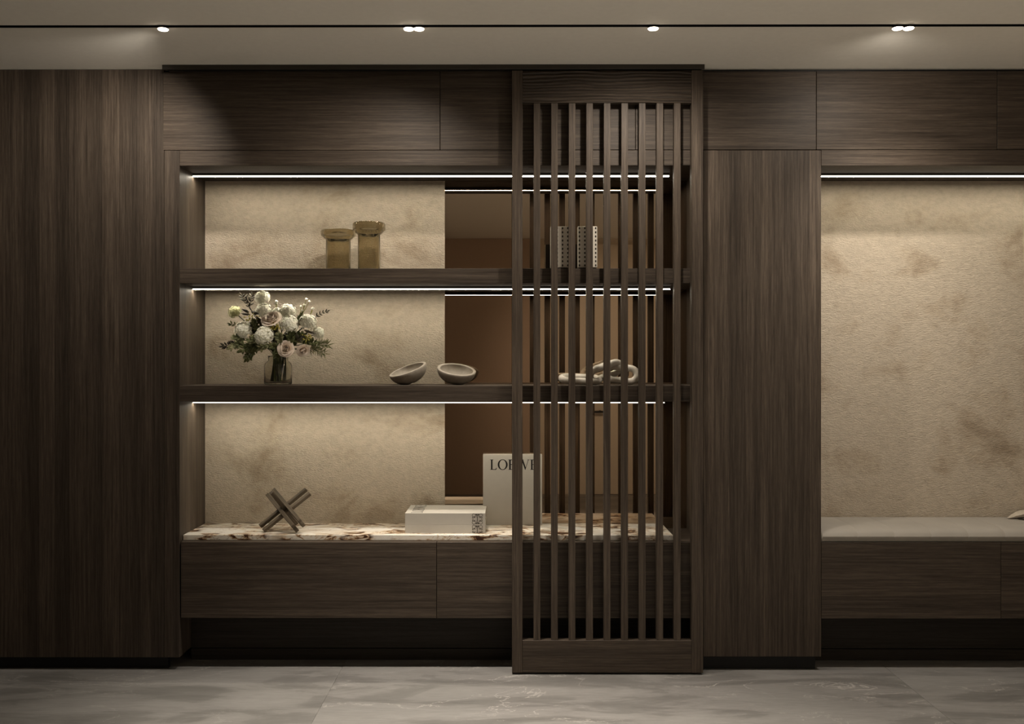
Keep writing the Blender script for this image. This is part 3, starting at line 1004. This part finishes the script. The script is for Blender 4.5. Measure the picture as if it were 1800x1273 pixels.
def hydrangea(px, py, r_px, y, mat, label):
    c = P(px, py, y)
    r = r_px * (D + y) / F_PX
    t = empty('hydrangea', c - Vector((0, 0, r)), label, 'flower', 'hydrangea heads in the bouquet')
    src = hydrangea_mesh(1 + stem_n[0] % 3)
    me = src.copy(); me.materials.clear(); me.materials.append(M[mat]); me.materials.append(M['leaf_pale'])
    d = (c - NECK).normalized()
    q = Vector((0, 0, 1)).rotation_difference((d + Vector((0, -.7, .3))).normalized())
    attach('bloom', me, t, Matrix.Translation(c) @ q.to_matrix().to_4x4() @ Matrix.Rotation(stem_n[0] * 1.3, 4, 'Z') @ Matrix.Diagonal((r * 1.06, r * .98, r * .92, 1)))
    bm = bmesh.new()
    bm_tube(bm, stem_pts(c - d * r * .5), .0021, 5)
    link_mesh('stem', bm, M['stem'], t)

hydrangea(460.5, 523, 12.5, .165, 'petal_white', 'topmost white hydrangea head of the bouquet')
hydrangea(463, 545.5, 13.5, .155, 'petal_white', 'white hydrangea head directly below the topmost one')
hydrangea(506, 547, 13.5, .170, 'petal_white', 'white hydrangea head above the widest rose, towards the bowls')
hydrangea(487.5, 549, 9, .185, 'petal_white', 'small white hydrangea head half hidden behind the widest rose')
hydrangea(509.5, 570, 15.5, .12, 'petal_white', 'full white hydrangea head in the middle of the bouquet')
hydrangea(541, 566, 14.5, .145, 'petal_white', 'white hydrangea head under the tiny blossom sprays')
hydrangea(559, 585, 10.5, .165, 'petal_white', 'outermost white hydrangea head on the bowls side')
hydrangea(427.5, 580, 15.5, .14, 'petal_white', 'large loose white hydrangea head on the niche wall side')
hydrangea(464, 590, 16.5, .10, 'petal_white', 'large cream hydrangea head low in front of the bouquet')
hydrangea(412, 548.5, 11, .20, 'petal_green', 'pale green faded hydrangea head at the upper edge')
hydrangea(420, 603, 8.5, .15, 'petal_green', 'small greenish hydrangea head below the large loose one')
hydrangea(446, 603, 10, .15, 'petal_green', 'small greenish hydrangea head among the dark low leaves')
hydrangea(525, 595, 10, .15, 'petal_green', 'small greenish hydrangea head above the drooping rose')

# roses: separate petals in a spiral
def petal_mesh(open_):
    bm = bmesh.new()
    nu, nv = 6, 6
    g = []
    for i in range(nu + 1):
        u = i / nu                                   # base -> tip
        row = []
        for j in range(nv + 1):
            v = (j / nv - .5) * 2
            half = .62 * math.sin(min(1, u * 1.25 + .12) * math.pi / 2) * (1 - .25 * max(0, u - .75) * 4 * abs(v))
            ang = v * half / .62 * .95
            rad = .30 + open_ * u * u * .75
            x = math.cos(ang) * rad - .02
            y_ = math.sin(ang) * (rad + .12)
            z = u * 1.0 - open_ * .35 * u * u - .08 * v * v * u
            if u > .85: x += .10 * open_
            row.append(bm.verts.new((x, y_, z)))
        g.append(row)
    for i in range(nu):
        for j in range(nv):
            bm.faces.new((g[i][j], g[i][j + 1], g[i + 1][j + 1], g[i + 1][j]))
    me = bpy.data.meshes.new('petal')
    bm.to_mesh(me); bm.free()
    me.materials.append(M['petal_rose'])
    for p in me.polygons: p.use_smooth = True
    return me
PET = [petal_mesh(o) for o in (0.0, .18, .38, .72)]

def rose(px, py, r_px, y, face, label):
    c = P(px, py, y)
    r = r_px * (D + y) / F_PX
    t = empty('rose', c - Vector((0, 0, r)), label, 'flower', 'blush roses in the bouquet')
    q = Vector((0, 0, 1)).rotation_difference(Vector(face).normalized()).to_matrix().to_4x4()
    base = Matrix.Translation(c) @ q @ Matrix.Scale(r, 4) @ Matrix.Translation((0, 0, -.62))
    k = 0
    for ring, (cnt, shape, s, sz) in enumerate(((2, 0, .40, 1.04), (3, 0, .85, 1.02), (4, 0, 1.35, .98), (5, 1, 1.50, .92), (5, 2, 1.55, .84), (6, 3, 1.35, .70))):
        for i in range(cnt):
            k += 1
            m = base @ Matrix.Rotation(i / cnt * math.tau + ring * .7 + .1 * math.sin(k * 5), 4, 'Z') @ Matrix.Diagonal((s, s, sz + .04 * math.sin(k * 3), 1))
            attach('petal', PET[shape], t, m)
    bm = bmesh.new()
    f = Vector(face).normalized()
    bm_tube(bm, stem_pts(c - f * r * .55), .0023, 5)
    link_mesh('stem', bm, M['stem'], t)
rose(476, 559, 15.5, .115, (-.15, -.72, .72), 'widest blush rose near the top of the bouquet')
rose(501.8, 613, 12.5, .085, (.05, -.96, .15), 'round blush rose facing front just above the jar')
rose(533, 617, 10.5, .11, (.45, -.7, -.45), 'drooping blush rose beside the jar mouth')

# leaves and sprays
def bm_leaf(bm, base, d, length, width, n):
    d = d.normalized(); s = d.cross(n).normalized(); n = s.cross(d)
    a = bm.verts.new(base)
    m1 = bm.verts.new(base + d * length * .5 + n * length * .06)
    tip = bm.verts.new(base + d * length)
    l1 = bm.verts.new(base + d * length * .3 + s * width * .5 - n * width * .08); l2 = bm.verts.new(base + d * length * .68 + s * width * .38 - n * width * .08)
    r1 = bm.verts.new(base + d * length * .3 - s * width * .5 - n * width * .08); r2 = bm.verts.new(base + d * length * .68 - s * width * .38 - n * width * .08)
    bm.faces.new((a, l1, m1)); bm.faces.new((l1, l2, m1)); bm.faces.new((l2, tip, m1))
    bm.faces.new((a, m1, r1)); bm.faces.new((r1, m1, r2)); bm.faces.new((r2, m1, tip))

def spray(name, tip, start, pairs, llen, lwid, mat, smat, label, cat='foliage', y=.16, group='leafy sprays in the bouquet', bud=None, y_tip=None, round_=False):
    """a twig from the jar to start then tip, with paired leaves along the last stretch"""
    s = P(start[0], start[1], y); e = P(tip[0], tip[1], y if y_tip is None else y_tip)
    t = empty(name, s, label, cat, group)
    pts = stem_pts(s)
    fin = [s.lerp(e, k / 5) + Vector((0, 0, .006 * math.sin(k / 5 * math.pi))) for k in range(1, 6)]
    bm = bmesh.new()
    bm_tube(bm, pts + fin, [.0018] * len(pts) + [.0014, .0012, .001, .0009, .0007], 5)
    link_mesh('stem', bm, M[smat], t)
    rnd = random.Random(stem_n[0] * 13)
    bm = bmesh.new()
    ax = (e - s).normalized()
    side = ax.cross(Vector((0, -1, 0))).normalized()
    for k in range(pairs):
        u = (k + .6) / pairs
        b = s.lerp(e, u) + Vector((0, 0, .006 * math.sin(u * math.pi)))
        for sg in ((1, -1) if not round_ else (1, -1, 1, -1)):
            dd = ax * rnd.uniform(.55, .95) + side * sg * rnd.uniform(.6, 1.0) + Vector((0, rnd.uniform(-.5, .5), rnd.uniform(-.1, .3)))
            if round_: dd += Vector((rnd.uniform(-.6, .6), rnd.uniform(-.8, .3), rnd.uniform(-.5, .5)))
            bm_leaf(bm, b, dd, llen * rnd.uniform(.8, 1.15), lwid * rnd.uniform(.85, 1.1), Vector((rnd.uniform(-.3, .3), -1, rnd.uniform(.1, .7))))
    bm_leaf(bm, e, ax, llen, lwid, Vector((0, -1, .3)))
    link_mesh('leaves', bm, M[mat], t)
    return t

spray('leaf_spray', (425, 521), (439, 543), 5, .024, .009, 'leaf_dark', 'stem_dark', 'tall dark fern-like spray nearest the niche wall light', y=.17)
spray('leaf_spray', (442, 520), (439, 541), 4, .023, .008, 'leaf_dark', 'stem_dark', 'dark fern-like spray beside the topmost hydrangea', y=.165)
spray('leaf_spray', (574, 548), (553, 559), 4, .018, .007, 'leaf_dark', 'stem_dark', 'thin dark twig reaching out towards the bowls', y=.16)
spray('leaf_spray', (393, 609), (424, 607), 8, .026, .010, 'leaf_dark', 'stem_dark', 'dark pointed spray reaching out low towards the niche wall', y=.15)
spray('leaf_spray', (405, 570), (428, 578), 4, .018, .009, 'leaf_mid', 'stem_dark', 'short green twig beside the large loose hydrangea', y=.16)
spray('leaf_spray', (576, 606), (545, 612), 12, .034, .005, 'leaf_pale', 'stem', 'soft needle-leaved green spray on the bowls side', y=.15, round_=True)
spray('leaf_spray', (570, 621), (543, 615), 9, .030, .005, 'leaf_pale', 'stem', 'lower needle-leaved green spray beside the drooping rose', y=.14, round_=True)
spray('leaf_spray', (434, 630), (452, 608), 7, .026, .015, 'leaf_mid', 'stem', 'drooping muted green leafy spray beside the jar', y=.13, round_=True)
spray('leaf_spray', (425, 616), (452, 604), 8, .028, .014, 'leaf_mid', 'stem', 'muted green leafy spray under the greenish hydrangeas', y=.12, round_=True)
spray('leaf_spray', (486, 626), (478, 602), 8, .025, .015, 'leaf_mid', 'stem', 'muted green leaves hanging over the jar mouth', y=.10, round_=True)
spray('leaf_spray', (480, 578), (484, 604), 8, .028, .015, 'leaf_dark', 'stem_dark', 'dark leafy spray in the heart of the bouquet', y=.13, round_=True)
spray('leaf_spray', (446, 572), (456, 598), 7, .028, .014, 'leaf_dark', 'stem_dark', 'dark leafy spray between the two large low hydrangeas', y=.14, round_=True)
spray('leaf_spray', (517, 592), (498, 600), 8, .030, .016, 'leaf_dark', 'stem_dark', 'dark leafy spray behind the front-facing rose', y=.14, round_=True)
spray('leaf_spray', (532, 590), (510, 604), 7, .028, .014, 'leaf_mid', 'stem', 'green leafy spray above the drooping rose', y=.12, round_=True)
spray('leaf_spray', (459, 612), (470, 606), 7, .026, .014, 'leaf_pale', 'stem', 'sage green leaves below the large cream hydrangea', y=.09, round_=True)

spray('leaf_spray', (440, 598), (460, 604), 8, .026, .015, 'leaf_pale', 'stem', 'sage leaves between the large loose head and the low cream head', y=.11, round_=True)
spray('leaf_spray', (405, 612), (430, 606), 7, .022, .011, 'leaf_pale', 'stem', 'loose sage spray over the dark pointed spray', y=.13, round_=True)
spray('leaf_spray', (512, 588), (508, 606), 8, .026, .014, 'leaf_mid', 'stem', 'green leaves just above the front-facing rose', y=.10, round_=True)
spray('leaf_spray', (553, 602), (530, 606), 8, .024, .012, 'leaf_mid', 'stem', 'green leaves between the drooping rose and the needle sprays', y=.12, round_=True)
spray('leaf_spray', (490, 590), (492, 608), 8, .024, .013, 'leaf_pale', 'stem', 'sage leaves beside the low cream hydrangea, rose side', y=.095, round_=True)
spray('leaf_spray', (446, 566), (452, 582), 7, .022, .011, 'leaf_mid', 'stem', 'green leaves under the yellow-green buds by the widest rose', y=.125, round_=True)
spray('leaf_spray', (529, 556), (524, 574), 6, .022, .011, 'leaf_mid', 'stem', 'green leaves between the two full white heads, bowls side', y=.15, round_=True)
spray('leaf_spray', (412, 594), (430, 598), 7, .022, .012, 'leaf_pale', 'stem', 'sage leaves beneath the large loose hydrangea', y=.13, round_=True)

def broad(px0, py0, leaves, y, label):
    """a twig with a few large leaves, each its own part"""
    s = P(px0, py0, y)
    t = empty('broad_leaf_twig', s, label, 'foliage', 'broad-leaved twigs in the bouquet')
    bm = bmesh.new()
    bm_tube(bm, stem_pts(s), .0018, 5)
    link_mesh('stem', bm, M['stem_dark'], t)
    for (ax, ay, bx_, by_, w) in leaves:
        a, b = P(ax, ay, y), P(bx_, by_, y - .015)
        bm = bmesh.new()
        bm_leaf(bm, a, b - a, (b - a).length, w, Vector((.1, -1, .8)))
        link_mesh('leaf', bm, M['leaf_dark'], t)
broad(450, 556, [(438, 549, 424, 543, .016), (440, 553, 422, 551, .015), (440, 547, 456, 553, .018), (451, 556, 466, 580, .022)], .13, 'broad dark glossy leaves between topmost heads and green hydrangea')
broad(535, 590, [(533, 580, 556, 587, .016), (536, 588, 520, 600, .02), (520, 585, 530, 604, .022)], .115, 'broad dark glossy leaves under the white heads, bowls side')

def buds(px, py, w, h, y, label):
    c = P(px, py, y)
    t = empty('bud_cluster', c, label, 'flower', 'yellow-green bud clusters in the bouquet')
    bm = bmesh.new()
    bm_tube(bm, stem_pts(c), .0017, 5)
    link_mesh('stem', bm, M['stem'], t)
    bm = bmesh.new()
    rnd = random.Random(int(px))
    k = (D + y) / F_PX
    for i in range(46):
        p = c + Vector((rnd.gauss(0, w * .42) * k, rnd.uniform(-.012, .012), rnd.gauss(0, h * .42) * k))
        bm_leaf(bm, p, Vector((rnd.uniform(-1, 1), rnd.uniform(-1, .3), rnd.uniform(-.2, 1))), .011, .006, Vector((rnd.uniform(-.5, .5), -1, .5)))
    link_mesh('buds', bm, M['yellow_green'], t)
buds(442, 560, 12, 11, .13, 'yellow-green buds beside the widest rose')
buds(484, 576, 11, 8, .105, 'yellow-green buds under the widest rose')
buds(541, 594, 9, 9, .12, 'yellow-green buds under the outer white heads')

def blossom(points, base, label):
    y = .17
    s = P(base[0], base[1], y)
    t = empty('blossom_spray', s, label, 'flower', 'tiny blossom sprays in the bouquet')
    bm = bmesh.new()
    bm_tube(bm, stem_pts(s), .0016, 5)
    fl = bmesh.new()
    for px, py in points:
        e = P(px, py, y)
        bm_tube(bm, [s, s.lerp(e, .5) + Vector((.003, 0, 0)), e], [.0022, .0018, .0013], 5)
        for q in range(3):
            rr = bmesh.ops.create_icosphere(fl, subdivisions=1, radius=.0042)
            o = e + Vector((.004 * math.cos(q * 2.1), .004 * math.sin(q * 2.1), .003 * (q % 2)))
            for v in rr['verts']: v.co += o
    link_mesh('stem', bm, M['stem_light'], t)
    link_mesh('blossoms', fl, M['petal_small'], t)
blossom([(538, 526), (543.5, 530), (534.5, 536)], (527, 557), 'tallest spray of tiny white blossoms towards the bowls')
blossom([(529, 539), (531, 546)], (525, 558), 'short spray of tiny white blossoms inside the tallest one')
blossom([(548, 543), (550, 542)], (543, 556), 'single tiny white blossom spray at the outer side')
blossom([(484.5, 533), (485.5, 530), (486, 542)], (484, 552), 'tiny white blossom spray beside the topmost hydrangea')
